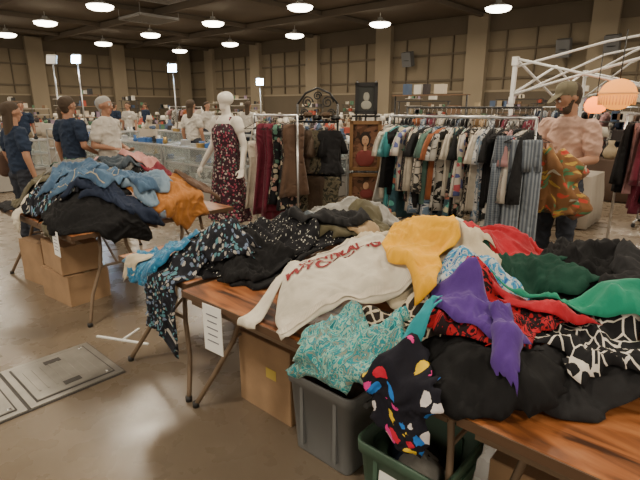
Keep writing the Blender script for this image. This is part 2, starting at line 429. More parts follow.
seq=fab('cloth_sequin_blue','dots',((.02,.17,.33),(.05,.4,.62)),55,rough=.35)
dflo=fab('cloth_dark_floral','floral',((.013,.014,.02),(.1,.25,.3),(.4,.38,.35),(.15,.2,.3)),42)
brown=fab('cloth_brown','solid',((.12,.07,.045),));navy=fab('cloth_navy','solid',((.02,.03,.06),));wine=fab('cloth_wine','solid',((.2,.025,.04),))
slate=fab('cloth_slate','solid',((.06,.08,.1),));must=fab('cloth_mustard','solid',((.5,.3,.06),));pinks=fab('cloth_pink','solid',((.6,.3,.27),))
pf=empty('clothing_pile',(0,0,0));pl=empty('clothing_pile',(0,0,0))
fill=[blk,blk2,grey,navy,olive,blk,dots,brown,slate,dflo,wine]
rr=random.Random(3)
for i in range(12):
    x=rr.uniform(.4,2.6);yy=rr.uniform(.5,1.25)
    if x>1.3:yy=rr.uniform(.85,1.3)
    garment('garment_%d'%i,blob(.32,.22,i+1.),x,yy,rr.uniform(0,180),rr.choice(fill),.035,i+1,pf,step=.018)
for i in range(6):
    garment('garment_m%d'%i,blob(.3,.22,i+31.),rr.uniform(-.55,.3),.45+.24*i,rr.uniform(0,180),[blk,blk2,dots,olive,grey,slate][i],.045,i+51,pf,step=.015)
for i in range(12):
    garment('garment_l%d'%i,blob(.34,.24,i+61.),-3.05+.11*i,.3+(i*7%10)/10,rr.uniform(0,180),rr.choice(fill),.045,i+71,pl,step=.015)
G=garment
# --- middle heap
G('black_blouse',blob(.3,.2,5.5),-.05,.8,30,blk2,.06,101,pf)
G('dark_scarf',blob(.34,.1,5.9),.02,1.05,60,slate,.05,1011,pf)
G('grey_green_shirt',shirt(.46,.4,.3),-.02,1.45,50,grey,.06,102)
G('grey_cardigan',blob(.42,.15,6.5),.18,1.36,35,lgrey,.06,103)
G('olive_top',blob(.17,.15,7.5),.32,1.2,20,olive,.05,104)
G('tan_top',blob(.12,.1,7.7),.4,1.05,20,tan,.04,1041)
G('black_dotted_dress',blob(.36,.22,8.5),-.05,.5,55,dots,.07,105)
G('black_dress',blob(.26,.18,9.5),.06,.38,35,blk,.07,106)
G('dark_floral_dress',[(-.15,.42),(.15,.42),(.17,0),(.24,-.44),(.1,-.47),(-.08,-.42),(-.22,-.46),(-.16,0)],-.25,.12,-4,dflo,.055,107,hang=.03)
G('grey_sweater',blob(.22,.12,3.3),.22,.92,40,blk2,.06,108)
G('navy_print_top',blob(.2,.12,3.9),-.08,.35,20,dflo,.06,1081)
G('sequin_top',blob(.24,.18,10.5,.15),-.5,.15,30,seq,.06,109,hang=.02)
G('cream_lining',blob(.12,.08,2.2),-.62,.0,30,cream,.03,1091,hang=.03)
# --- front heap
G('cream_blouse',blob(.28,.18,11.5),.7,1.0,42,cream,.06,110)
G('light_blouse',blob(.26,.18,12.5),.95,1.05,42,offw,.06,111)
G('tan_blouse',blob(.18,.14,13.5),1.2,.98,42,tan,.06,112)
G('white_green_shirt',blob(.22,.17,14.5),1.08,.84,42,wgrn,.06,113)
G('red_sweater',blob(.3,.19,15.5),1.36,.9,30,red,.06,114)
G('black_coat',blob(.46,.36,16.5,.2),1.92,1.12,42,blk,.08,115)
G('dark_green_top',blob(.28,.13,18.5),1.46,.7,25,dgr,.06,117)
G('black_jacket',blob(.3,.2,17.5,.2),1.98,.88,10,blk2,.07,116)
G('charcoal_skirt',blob(.26,.16,19.5),1.45,.14,30,blk,.05,118)
G('cream_cardigan',blob(.32,.17,20.5),1.14,.52,30,cream,.07,119)
G('black_lace_top',blob(.36,.11,26.5),1.84,.3,42,blk2,.05,126)
G('black_lace_skirt',blob(.22,.09,26.9),1.62,.12,35,blk,.05,1261)
G('giraffe_print_blouse',blob(.28,.17,21.5),1.2,.22,42,gir,.05,120)
G('blue_print_scarf',blob(.26,.09,22.5),1.38,.5,30,blup,.05,121)
G('web_print_dress',blob(.28,.19,25.5),1.86,.47,42,web,.06,124)
G('red_lace_dress',blob(.24,.18,24.5),1.53,.37,50,rlace,.07,123)
G('red_sleeve',blob(.18,.05,24.2,.2),1.64,.52,20,red,.05,1233)
G('emerald_scarf',blob(.38,.06,23.5,.15),1.84,.68,25,emer,.05,122)
G('purple_blouse',[(-.1,.14),(.06,.15),(.1,0),(.17,-.2),(.08,-.22),(-.04,-.1),(-.16,.02)],1.44,.3,45,purp,.05,125)
G('purple_sleeve',blob(.15,.045,24.9,.2),1.62,.21,120,purp,.05,1251)
G('teal_paisley_blouse',blob(.28,.16,27.5),1.12,.0,10,teal,.06,127,hang=.03)
G('turquoise_strap_top',blob(.15,.03,28.5),1.34,.1,75,turq,.035,128,hang=.02)
G('bright_floral_dress',blob(.14,.17,29.5,.2),1.42,-.1,5,flo,.05,129,hang=.045)
def lettering(mapf,o):
    import bmesh
    for txt,yy,sz in(('CENTRAL',.085,.08),('WYOMING',-.01,.092)):
        c=bpy.data.curves.new('t','FONT');c.body=txt;c.size=sz;c.align_x='CENTER';c.offset=.0035;ob=bpy.data.objects.new('t',c);link(ob)
        dg=bpy.context.evaluated_depsgraph_get();me=bpy.data.meshes.new_from_object(ob.evaluated_get(dg))
        bm=bmesh.new();bm.from_mesh(me);bmesh.ops.triangulate(bm,faces=bm.faces)
        for _ in range(3):
            es=[e for e in bm.edges if e.calc_length()>.012]
            if es:bmesh.ops.subdivide_edges(bm,edges=es,cuts=1);bmesh.ops.triangulate(bm,faces=bm.faces)
        for v in bm.verts:
            u,w=v.co.x-.03,v.co.y+yy;r=mapf(u,w,1,.006);v.co=r[:3]
        bm.to_mesh(me);bm.free();bpy.data.objects.remove(ob)
        me.materials.clear();me.materials.append(mat('letter_maroon',(.25,.02,.025),.8))
        link(bpy.data.objects.new('lettering',me),o)
    ribbons([[(-.27,-.26),(.27,-.26)],[(-.09,.255),(0,.215),(.09,.255)]],fab('cloth_rib','stripe',((.62,.55,.44),(.72,.66,.54)),60),.03)(mapf,o)
G('college_sweatshirt',shirt(.56,.58,.4,.16,52),.78,.36,48,offw,.026,130,hang=.02,post=lettering,fs=.7)
G('yellow_shirt',[(-.15,.1),(-.08,.22),(.06,.2),(.18,.15),(.17,0),(.08,-.06),(.05,-.26),(-.04,-.27),(-.06,-.1),(-.12,-.04)],1.1,.5,40,yel,.055,131)
# --- left heap
stitch=mat('denim_stitch',(.4,.35,.25),.8)
G('olive_jacket',blob(.3,.22,41.5),-2.85,.35,20,olive,.06,140,hang=.02)
G('white_towel',blob(.1,.22,42.5),-2.6,.07,0,offw,.04,141,hang=.03)
G('black_trousers',blob(.5,.2,43.5),-1.75,.28,40,blk,.06,142,hang=.02)
G('charcoal_sweater',blob(.4,.22,44.5),-2.2,.28,20,dflo,.07,143,hang=.03)
G('navy_trousers',blob(.34,.14,44.9),-1.7,.5,50,navy,.06,1431,hang=.02)
G('pink_plaid_shirt',blob(.34,.24,45.5),-2.75,1.15,30,pinkp,.06,144)
G('grey_jacket',shirt(.5,.5,.3),-2.65,.65,30,grey,.07,145)
G('slate_shirt',blob(.26,.16,45.9),-2.4,.95,60,slate,.07,1451)
G('pink_top',blob(.22,.13,45.2),-2.4,1.1,20,pinks,.07,1452)
G('mustard_top',blob(.16,.1,45.3),-1.92,1.0,60,must,.06,1453)
G('orange_jacket',blob(.3,.26,46.5),-1.6,.98,60,orng,.07,146)
G('brown_top',blob(.18,.12,46.2),-1.68,1.25,60,brown,.06,1462)
G('wine_plaid_top',blob(.2,.12,46.7),-2.05,1.18,50,wine,.06,1461)
G('light_denim_shirt',blob(.28,.22,47.5),-1.82,.76,42,ldenim,.07,147)
G('dark_green_jumper',blob(.18,.12,48.5),-2.95,.62,20,dgr,.06,1471)
G('denim_jacket',shirt(.58,.56,.35,.17,30),-2.08,.52,30,denim,.065,148,hang=.03,post=ribbons([[(0,.22),(0,-.28)],[(.02,.22),(.02,-.28)],[(-.22,.1),(.22,.1)],[(-.27,-.25),(.27,-.25)],[(-.15,.1),(-.12,-.25)],[(.15,.1),(.12,-.25)],[(-.19,.1),(-.19,.0),(-.1,-.02),(-.08,.1)],[(.19,.1),(.19,.0),(.1,-.02),(.08,.1)]],stitch,.006))
G('denim_sleeve',blob(.24,.07,49.5,.2),-2.3,.35,70,denim,.06,149)
# ------------------------------------------------------------------ paper price signs
def sign(x,y,z,w,h,rz):
    m=MB();m.box((0,0,0),(w,.003,h),paper);ink=mat('ink',(.15,.15,.2),.8)
    for i in range(5):m.box((0,-.003,h*.3-i*h*.14),(w*(.6-.1*(i%2)),.002,h*.02),ink)
    m.build('paper_price_sign',loc=(x,y,z),rz=rz)
sign(.3,-.03,.62,.14,.25,R(3));sign(-1.75,-.0,.66,.13,.2,R(-2))
# ------------------------------------------------------------------ boxes and totes under tables
def rrect(w,d,r,z,n=5):
    p=[]
    for cx,cy,a0 in((w/2-r,d/2-r,0),(-w/2+r,d/2-r,90),(-w/2+r,-d/2+r,180),(w/2-r,-d/2+r,270)):
        for k in range(n):
            a=R(a0+90*k/(n-1));p.append((cx+r*math.cos(a),cy+r*math.sin(a),z))
    return p
def tote(name,loc,w,d,h,mt,rz=0):
    e=empty(name,loc,rz);m=MB()
    m.rings([rrect(w*.82,d*.8,.03,0),rrect(w*.83,d*.81,.035,.01),rrect(w*.93,d*.93,.04,h-.06),rrect(w*.99,d*.99,.045,h-.055),rrect(w,d,.045,h-.01),rrect(w*.99,d*.99,.045,h),rrect(w*.93,d*.92,.035,h-.005),rrect(w*.8,d*.78,.03,.015)],mt)
    for k in(-1,1):
        m.box((k*w*.48,0,h-.07),(.03,.14,.03),mt)
        for j in(-.25,.25):m.box((j*w,k*d*.44,h*.5),(.02,.02,h*.75),mt)
    m.build('shell',e)
    g=MB()
    for i in range(5):
        cx,cy=random.uniform(-.18,.18)*w,random.uniform(-.18,.18)*d;rs=[];rx,ry=w*.24,d*.22
        for a in range(1,8):
            ph=math.pi*a/8;rs.append([(cx+rx*math.sin(ph)*math.cos(t)*(1+.3*noise.noise((math.cos(t)*2,math.sin(t)*2,i+a*.3))),cy+ry*math.sin(ph)*math.sin(t),h*.62-.08*math.cos(ph)+.02*noise.noise((math.cos(t)*3,math.sin(t)*3,i*3.))) for t in [2*math.pi*q/24 for q in range(24)]])
        g.rings(rs,random.choice([blk2,grey,navy,slate]))
    g.build('contents',e);return e
gt=mat('tote_grey',(.16,.165,.165),.45);gg=mat('tote_green',(.07,.13,.09),.45)
tote('storage_tote',(.81,.34,0),.42,.36,.44,gt)
tg=tote('storage_tote',(1.3,.28,0),.42,.38,.34,gg)
m=MB();m.box((0,-.175,.2),(.17,.004,.09),paper,rx=-.09);m.build('label',tg)
def cbox(loc,w,d,h,rz=0,op=True,tag=True):
    m=MB();t=.006
    for k in(-1,1):m.box((k*w/2,0,h/2),(t,d,h),card);m.box((0,k*d/2,h/2),(w,t,h),card)
    m.box((0,0,t),(w,d,t),card)
    if op:
        m.box((0,-d/2-.05,h-.05),(w,t,.13),card,rx=-.6);m.box((0,d/2+.05,h+.03),(w,t,.13),card,rx=-.8)
        m.box((0,0,h*.7),(w*.9,d*.9,.04),blk2)
    else:
        m.box((0,0,h),(w,d,t),card);m.box((0,0,h+.004),(w,.05,.002),mat('tape',(.5,.4,.25),.3))
    if tag:m.box((w*.15,-d/2-.005,h*.6),(.08,.002,.06),mat('tag_yellow',(.6,.45,.1),.6))
    m.build('cardboard_box',loc=loc,rz=rz)
cbox((.31,.44,0),.42,.32,.44,0,False);cbox((1.78,.5,0),.4,.34,.36,0,False);cbox((-2.3,.3,0),.5,.36,.27,R(5),False,False);cbox((-2.3,.3,.285),.46,.34,.24,R(-2),False,False)
cbox((-2.95,.35,0),.42,.4,.42,R(8),False,False)
cbox((2.25,.5,0),.4,.34,.4,0,False)
# ------------------------------------------------------------------ hanging garments
def hang(mb,x,y,z,ang,kind,L,W,mt,seed):
    rd=random.Random(seed);ca,sa=math.cos(ang),math.sin(ang)
    def P(u,v,w):return(x+u*ca-v*sa,y+u*sa+v*ca,z+w)
    ph=rd.uniform(0,6);fr=rd.choice([5,7,9])
    def tubeg(cu,prof,N=30,dep=.03):
        rs=[];uv=[]
        for k,(hw,w) in enumerate(prof):
            ring=[]
            fr_=k/(len(prof)-1)
            for j in range(N):
                t=2*math.pi*j/N;c,s=math.cos(t),math.sin(t)
                u=hw*math.copysign(abs(c)**.8,c)+(cu[k] if isinstance(cu,list) else cu)
                v=(dep+.02*fr_)*s+.022*fr_*math.sin(fr*c*1.6+ph+k*.15)
                ring.append(P(u,v,w));uv.append((u+seed*.37+(0 if s>0 else 3),w+seed*.2))
            rs.append(ring)
        mb.rings(rs,mt,uv=uv)
    if kind=='shirt':
        tubeg(0,[(.05,-.03),(.12,-.045),(W*.42,-.08),(W*.46,-.14)]+[(W*(.43+.05*i/8),-.14-(L-.14)*i/8) for i in range(1,9)])
        for s in(-1,1):
            sl=rd.choice([.22,.24,.55]);tubeg([s*(W*.4+.09*i/5) for i in range(6)],[(.05+.02*math.sin(i/5*3),-.08-sl*i/5) for i in range(6)],16,.025)
    elif kind=='dress':
        tubeg(0,[(.09,-.02),(.13,-.03),(.15,-.08),(W*.36,-.18),(W*.32,-.36)]+[(W*(.32+.24*i/8),-.36-(L-.36)*i/8) for i in range(1,9)])
    elif kind=='strap':
        tubeg(0,[(.13,-.22),(.16,-.26),(.14,-.42)]+[(W*(.3+.25*i/8),-.42-(L-.42)*i/8) for i in range(1,9)])
        for s in(-1,1):mb.tube([P(s*.07,0,-.03),P(s*.1,0,-.24)],.006,mt,6)
    elif kind=='pants':
        tubeg(0,[(W*.42,-.06),(W*.44,-.08),(W*.46,-.2),(W*.5,-.32)])
        for s in(-1,1):tubeg([s*W*(.25+.03*i/6) for i in range(7)],[(W*(.25+.03*i/6),-.28-(L-.28)*i/6) for i in range(7)],20)
    mb.tube([P(-.19,0,-.08),P(0,0,-.0),P(.19,0,-.08),P(-.19,0,-.08)],.004,blackm,5)
    mb.tube([P(0,0,0),P(0,0,.03),P(.015,0,.05),P(.0,0,.07),P(-.018,0,.055)],.003,steel,5)
def rack(name,x0,y0,x1,y1,zr,items,frame=steel,seed=1,wheels=True,lo=.08,skip_end=False):
    e=empty(name);L=math.hypot(x1-x0,y1-y0);ux,uy=(x1-x0)/L,(y1-y0)/L;m=MB()
    m.tube([(x0,y0,zr),(x1,y1,zr)],.014,frame)
    for (px,py) in((x0,y0),(x1,y1)):
        m.tube([(px,py,lo),(px,py,zr)],.014,frame)
        m.tube([(px-uy*.25,py+ux*.25,lo),(px+uy*.25,py-ux*.25,lo)],.014,frame)
        for s in(-.24,.24):m.ball((px-uy*s,py+ux*s,lo/2),(.03,.03,lo/2),blackm,8)
    m.tube([(x0,y0,lo+.02),(x1,y1,lo+.02)],.01,frame);m.build('frame',e)
    g=MB();rd=random.Random(seed);n=len(items);base=math.atan2(uy,ux)+math.pi/2
    for i,(kd,Ln,Wd,mt) in enumerate(items):
        t=(i+.7)/(n+.4)*L;hang(g,x0+ux*t,y0+uy*t,zr-.07,base+rd.uniform(-.25,.25),kd,Ln,Wd,mt,seed*50+i)
    g.build('garments',e);return e
P1=fab('rack_blue_mottle','paisley',((.02,.03,.06),(.15,.22,.3),(.5,.5,.5),(.03,.04,.07)),9)
P2=fab('rack_bw','paisley',((.02,.02,.02),(.5,.48,.44),(.02,.02,.02)),8);P3=fab('rack_floral','floral',((.6,.55,.48),(.5,.1,.12),(.1,.3,.2),(.1,.12,.3)),14)
P4=fab('rack_green','solid',((.12,.22,.18),));P5=fab('rack_teal','solid',((.05,.28,.3),));P6=fab('rack_white','solid',((.62,.56,.46),))
P7=fab('rack_dark_floral','floral',((.015,.015,.018),(.5,.3,.25),(.45,.4,.3),(.1,.2,.15)),16);P8=fab('rack_rust','solid',((.35,.12,.05),))
P9=fab('rack_plaid_grey','plaid',((.08,.1,.13),(.27,.3,.33),(.14,.17,.2)),16);P10=fab('rack_pinkish','solid',((.45,.25,.25),))
P11=fab('rack_grey_stripe','stripe',((.11,.13,.16),(.24,.27,.3)),10)
P12=fab('rack_bw_leaf','edge',((.55,.5,.42),(.03,.03,.03)),20);P13=fab('rack_tropical','floral',((.03,.08,.1),(.1,.35,.3),(.5,.45,.3),(.45,.15,.1)),12)
pal=[lgrey,P6,P5,blk,P13,P3,P7,P6,P1,blk2,P12,P4,P1,P8,P2,P6,P13,blk,P3,P7,P12,P6,P1,blk,P2,blk2,P7,P10,blk,P3,blk2]
items=[('shirt' if i%4 else 'dress',.66+.25*((i*7)%5)/5 +(.15 if i%4==0 else 0),.46,p) for i,p in enumerate(pal)]
mr_=rack('clothes_rack',-.78,3.05,.7,3.05,1.58,items,seed=4)
m=MB();hang(m,.56,2.84,1.5,R(60),'pants',1.12,.28,P9,77);hang(m,.7,2.88,1.47,R(40),'pants',1.12,.3,P11,78);m.tube([(.55,3.05,1.58),(.72,2.8,1.58)],.01,steel);m.build('hanging_trousers',mr_)
maroon=fab('cloth_maroon','solid',((.16,.02,.04),))
rack('clothes_rack',-2.3,2.5,-1.6,2.5,1.58,[('strap',1.0,.42,P6),('strap',1.05,.42,fab('cloth_pale_pink','solid',((.6,.42,.4),))),('dress',1.05,.44,maroon),('dress',1.1,.42,maroon),('dress',1.0,.42,maroon),('dress',.9,.4,P7),('dress',.95,.42,P7),('dress',.8,.4,brown)],seed=8)
itemsb=[(random.choice(['shirt','dress']),random.uniform(.7,1.0),.45,random.choice([P8,P10,brown,blk,P7,P3,tan,maroon,P4])) for i in range(26)]
rack('clothes_rack',1.05,4.75,2.9,4.75,1.6,itemsb,seed=12)
itemsb=[(random.choice(['shirt','dress']),random.uniform(.7,1.0),.45,random.choice([P8,P10,brown,blk,P2,P1,P6,tan,maroon,blk2])) for i in range(26)]
rack('clothes_rack',-1.6,4.7,.2,4.7,1.66,itemsb,blackm,seed=15)
itemsb=[(random.choice(['shirt','dress']),random.uniform(.7,1.0),.45,random.choice([P8,P6,P10,brown,blk,P2,P1,blk2])) for i in range(24)]
rack('clothes_rack',1.0,6.9,3.8,6.9,1.6,itemsb,seed=17)
# vest / jacket display stand
def vests():
    e=empty('jacket_display_rack',(-1.74,2.98,0),R(28));m=MB()
    for x in(-.24,.24):
        m.tube([(x,0,.03),(x,0,1.7)],.014,blackm);m.tube([(x,-.22,.03),(x,.22,.03)],.014,blackm)
        m.tube([(x,0,1.7),(x*.6,0,1.82),(0,0,1.88)],.012,blackm)
    for z in(1.5,.95):m.tube([(-.24,0,z),(.24,0,z)],.012,blackm)
    for cx,cz,r in((-.12,1.72,.07),(.12,1.72,.07),(0,1.79,.05),(-.16,1.6,.05),(.16,1.6,.05)):
        m.tube([(cx+r*(1-k/30)*math.cos(k*.45),0,cz+r*(1-k/30)*math.sin(k*.45)) for k in range(24)],.008,blackm,6)
    fb=mat('felt_brown',(.08,.05,.03),.9)
    for i in range(5):
        x=-.22+.11*i;mm=[blackm,fb][i%2];m.ball((x,-.02,1.55+.03*(i%2)),(.06,.06,.04),mm,10);m.lathe((x,-.02,1.54+.03*(i%2)),[(.03,0),(.095,.005),(.095,.01),(.03,.012)],mm,14)
    m.build('frame',e);g=MB()
    lea=fab('leather_brown','solid',((.09,.06,.04),),rough=.55);veg=fab('vest_olive','paisley',((.05,.05,.035),(.14,.12,.08),(.03,.03,.025)),14)
    for i in range(3):
        hang(g,-.16+.16*i,-.06,1.43,R(8*(i-1)),'dress',.52,.34,[lea,veg,blk2][i],200+i);hang(g,-.16+.16*i,-.06,.9,R(10*(1-i)),'dress',.5,.34,[veg,lea,veg][i],210+i)
        hang(g,-.12+.14*i,.1,1.43,R(70),'shirt',.7,.38,[blk,lea,blk][i],220+i)
    g.build('vests',e)
vests()
# framed pictures on a display easel
def frames():
    e=empty('picture_display_stand',(-1.22,3.22,0),R(38));m=MB()
    for x in(-.13,.13):m.tube([(x,.04,0),(x*.8,.04,1.95)],.013,blackm)
    m.tube([(0,.4,0),(0,.05,1.9)],.012,blackm)
    for z in(.56,.93,1.57):m.tube([(-.16,.02,z),(.16,.02,z)],.012,blackm)
    m.build('easel',e)
    gold=mat('frame_dark_gold',(.24,.13,.055),.4,.3);inner=fab('painting_portrait','paisley',((.05,.03,.02),(.12,.06,.035),(.2,.1,.06),(.07,.04,.03)),6)
    for n,(w,h,z) in enumerate(((.25,.34,1.76),(.36,.56,1.24),(.36,.38,.74))):
        f=MB();t=.04
        for k in(-1,1):
            f.box((k*(w/2-t/2),-.01,z),(t,.04,h),gold if n else blackm);f.box((0,-.01,z+k*(h/2-t/2)),(w,.04,t),gold if n else blackm)
        f.box((0,0,z),(w-t,.01,h-t),inner if n else mat('pic_dark',(.04,.045,.04),.4))
        sk=mat('portrait_skin',(.5,.3,.18),.7);hr=mat('portrait_hair',(.03,.02,.015),.8);rb=mat('portrait_robe',(.2,.04,.035),.7)
        if n==1:
            f.ball((0,-.008,z-.14),(.11,.005,.1),rb);f.ball((0,-.01,z+.075),(.06,.004,.09),hr);f.box((0,-.012,z-.02),(.035,.006,.07),sk);f.ball((0,-.014,z+.06),(.04,.006,.058),sk)
            for s in(-1,1):f.ball((s*.016,-.021,z+.07),(.006,.002,.004),hr)
            f.box((0,-.021,z+.03),(.018,.002,.005),rb)
        elif n==0:
            f.ball((0,-.008,z+.02),(.035,.006,.05),mat('portrait_pale',(.4,.4,.34),.7));f.ball((0,-.008,z-.07),(.06,.005,.05),mat('portrait_pale',(.4,.4,.34),.7))
        else:
            f.ball((.03,-.008,z-.05),(.08,.006,.06),rb);f.ball((.02,-.012,z+.04),(.035,.006,.045),sk)
        f.build('framed_picture_%d'%n,e)
frames()
# ------------------------------------------------------------------ people
def prim_mesh(mb,p,mt):
    p0,p1,r0,r1,fl,side=p;p0=Vector(p0);p1=Vector(p1);w=(p1-p0)
    L=w.length;w=w.normalized() if L>1e-6 else Vector((0,0,1))
    s=Vector(side);s=(s-w*s.dot(w));s=s.normalized() if s.length>1e-4 else w.orthogonal().normalized();t=w.cross(s)
    rs=[];N=20
    for a in(-80,-55,-30,0):
        rs.append((p0+w*(r0*math.sin(R(a))),r0*math.cos(R(a))))
    for a in(0,30,55,80):
        rs.append((p1+w*(r1*math.sin(R(a))),r1*math.cos(R(a))))
    mb.rings([[c+s*(r*math.cos(2*math.pi*k/N))+t*(r*fl*math.sin(2*math.pi*k/N)) for k in range(N)] for c,r in rs],mt)
def sdf(C,p):
    p0,p1,r0,r1,fl,side=p;p0=np.array(p0,float);p1=np.array(p1,float);w=p1-p0;L=np.linalg.norm(w)+1e-9;w=w/L
    s=np.array(side,float);s=s-w*(s@w);ns=np.linalg.norm(s);s=s/ns if ns>1e-4 else np.cross(w,[0,0,1.]);t=np.cross(w,s)
    q=C-p0;h=np.clip(q@w,0,L);d=q-h[:,None]*w;rad=r0+(r1-r0)*h/L
    return np.sqrt((d@s)**2+((d@t)/fl)**2+(d@w)**2)-rad
def hand_prims(wr,di,side,curl,sk):
    out=[];wr=Vector(wr);di=Vector(di).normalized();side=Vector(side);side=(side-di*side.dot(di)).normalized();nrm=di.cross(side)
    out.append(((wr,wr+di*.075,.03,.038,.42,side),sk))
    for i,l in enumerate((.07,.08,.075,.058)):
        b=wr+di*.085+side*(.03-.02*i);d=di.copy()
        for sg in(.42,.33,.25):
            d=(Matrix.Rotation(R(curl),3,side)@d);e=b+d*l*sg;out.append(((b,e,.0088,.008,1,side),sk));b=e
    b=wr+di*.03+side*.03;d=(di*.6+side*.8).normalized()
    out.append(((b,b+d*.04,.012,.0105,1,nrm),sk));out.append(((b+d*.04,b+d*.04+(di*.9+side*.2).normalized()*.03,.0105,.009,1,nrm),sk))
    return out
def human(name,loc,rz,H,sk,top,bot,hair,elbows,wrists,handdir=None,cap=None,female=False,head_pitch=0,head_yaw=0,sleeve=.62,longhair=False,shoe=blackm,facefeat=True,extra=None,girth=1.0,curl=25,beard=False):
    S=H/1.8;pr=[];sh=.185 if not female else .16;g=girth
    X=(1,0,0)
    A=lambda p,m:pr.append((p,m))
    A(((0,.0,.96),(0,0,1.0),.15*g,.145*g,.7,X),bot);A(((0,-.01*g,.99),(0,0,1.2),.162*g,.16*g,.74,X),top)
    A(((0,0,1.15),(0,.005,1.36),.16*g,.172*g,.66,X),top);A(((-sh+.04,.01,1.43),(sh-.04,.01,1.43),.068,.068,1,(0,1,0)),top)
    A(((0,.015,1.44),(0,.012,1.49),.1,.066,.78,X),top);A(((0,.015,1.46),(0,.0,1.61),.056,.052,1,X),sk)
    if female:
        for s in(-1,1):A(((s*.07,-.07,1.3),(s*.07,-.085,1.3),.06,.055,1,X),top)
    for i,s in enumerate((-1,1)):
        so=Vector((s*sh,.01,1.44));el=Vector(elbows[i]);wr=Vector(wrists[i])
        A((so,el,.05,.041,1,X),sk);A((so,so.lerp(el,sleeve),.07,.068,1,X),top)
        A((el,wr,.042,.027,1,X),sk)
        if sleeve>=1:A((el,el.lerp(wr,.95),.055,.042,1,X),top)
        hd=Vector(handdir[i]) if handdir else (wr-el)
        for q,m_ in hand_prims(wr,hd,(-s,-.3,0),curl,sk):A(q,m_)
        hp=(s*.09,0,.93);kn=(s*.105,-.015,.5);an=(s*.11,.02,.1)
        A((hp,kn,.1,.07,1,X),bot);A((kn,an,.068,.056,1,X),bot);A(((s*.11,.03,.045),(s*.125,-.15,.035),.045,.04,1,X),shoe)
    Mh=Matrix.Translation((0,.0,1.58))@Matrix.Rotation(R(head_yaw),4,'Z')@Matrix.Rotation(R(head_pitch),4,'X')@Matrix.Translation((0,0,-1.58))
    def Hd(p0,p1,r0,r1,fl=1,side=(1,0,0),m=sk):
        q0=Mh@Vector(p0);q1=Mh@Vector(p1);A((q0,q1,r0,r1,fl,Mh.to_3x3()@Vector(side)),m)
    Hd((0,.03,1.705),(0,-.02,1.7),.083,.078);Hd((0,-.02,1.67),(0,-.045,1.605),.064,.042,.9)
    if facefeat:
        Hd((0,-.093,1.69),(0,-.112,1.655),.009,.014);Hd((0,-.1,1.652),(0,-.1,1.65),.019,.019,.7)
        Hd((-.018,-.083,1.622),(.018,-.083,1.622),.009,.009,m=mat('lips',(.4,.16,.13),.6))
        for s in(-1,1):
            Hd((s*.083,.012,1.69),(s*.086,.016,1.665),.017,.012,.5,(0,1,0))
            Hd((s*.018,-.094,1.712),(s*.045,-.086,1.714),.006,.005,m=hair)
    if beard:
        Hd((-.03,-.05,1.598),(.03,-.05,1.598),.034,.034,m=hair)
        for s in(-1,1):Hd((s*.066,.0,1.66),(s*.045,-.035,1.61),.016,.02,m=hair)
    if hair and hair!=sk:
        Hd((0,.045,1.72),(0,.0,1.735),.088,.082,m=hair)
        Hd((0,.055,1.68),(0,.05,1.64),.075,.055,m=hair)
        if longhair:Hd((0,.06,1.68),(0,.075,1.45),.085,.07,.6,m=hair)
    if cap:
        Hd((0,.02,1.735),(0,.0,1.75),.093,.085,m=cap);Hd((0,-.07,1.745),(0,-.13,1.725),.07,.055,.14,m=cap)
    if extra:
        for q,m_ in extra:A(q,m_)
    mb=MB()
    for q,m_ in pr:prim_mesh(mb,q,m_)
    o=mb.build('tmp_body')
    r=o.modifiers.new('r','REMESH');r.mode='VOXEL';r.voxel_size=.0085;s_=o.modifiers.new('s','SMOOTH');s_.iterations=3;s_.factor=.5
    dg=bpy.context.evaluated_depsgraph_get();me=bpy.data.meshes.new_from_object(o.evaluated_get(dg));bpy.data.objects.remove(o)
    n=len(me.polygons);C=np.empty(n*3);me.polygons.foreach_get('center',C);C=C.reshape(-1,3)
    ml=[];best=np.full(n,9.);idx=np.zeros(n,dtype=np.int32)
    for q,m_ in pr:
        if m_ not in ml:ml.append(m_)
        d=sdf(C,q);k=d<best;best[k]=d[k];idx[k]=ml.index(m_)
    me.materials.clear()
    for m_ in ml:me.materials.append(m_)
    me.polygons.foreach_set('material_index',idx);me.polygons.foreach_set('use_smooth',[True]*n)
    if facefeat:
        nv=len(me.vertices);cl_=np.zeros(nv);li=np.empty(len(me.loops),dtype=np.int32);me.loops.foreach_get('vertex_index',li)
        isc=np.array([m_ in (top,bot) for m_ in ml],dtype=float);lt=np.empty(n,dtype=np.int32);me.polygons.foreach_get('loop_total',lt)
        cl_[li]=np.repeat(isc[idx],lt)
        co=np.empty(nv*3);no_=np.empty(nv*3);me.vertices.foreach_get('co',co);me.vertices.foreach_get('normal',no_);co=co.reshape(-1,3);no_=no_.reshape(-1,3)
        f=np.zeros(nv)
        for i in np.nonzero(cl_)[0]:
            a,b,c=co[i];f[i]=rid(a*7+c*3,b*7,c*9,2.6)*.012+rid(a*14-c*6,b*14,c*16+5,2.6)*.007-.003
        co=co+no_*f[:,None];me.vertices.foreach_set('co',co.ravel());me.update()
    if not me.uv_layers:
        ul=me.uv_layers.new(name='UVMap');li=np.empty(len(me.loops),dtype=np.int32);me.loops.foreach_get('vertex_index',li)
        co=np.empty(len(me.vertices)*3);me.vertices.foreach_get('co',co);co=co.reshape(-1,3)[li];ul.data.foreach_set('uv',np.stack([co[:,0]+co[:,1]*.5,co[:,2]],1).astype(np.float32).ravel())
    e=empty(name,loc,rz);e.scale=(S,S,S);b=bpy.data.objects.new('body',me);link(b,e)
    if facefeat:
        f=MB();ew=mat('eye_white',(.75,.72,.68),.3);ir=mat('eye_dark',(.03,.02,.015),.3)
        for s in(-1,1):
            c=Mh@Vector((s*.031,-.088,1.693));f.ball(c,.0115,ew,10);c=Mh@Vector((s*.031,-.0965,1.692));f.ball(c,.0055,ir,8)
        f.build('eyes',e)
    return e
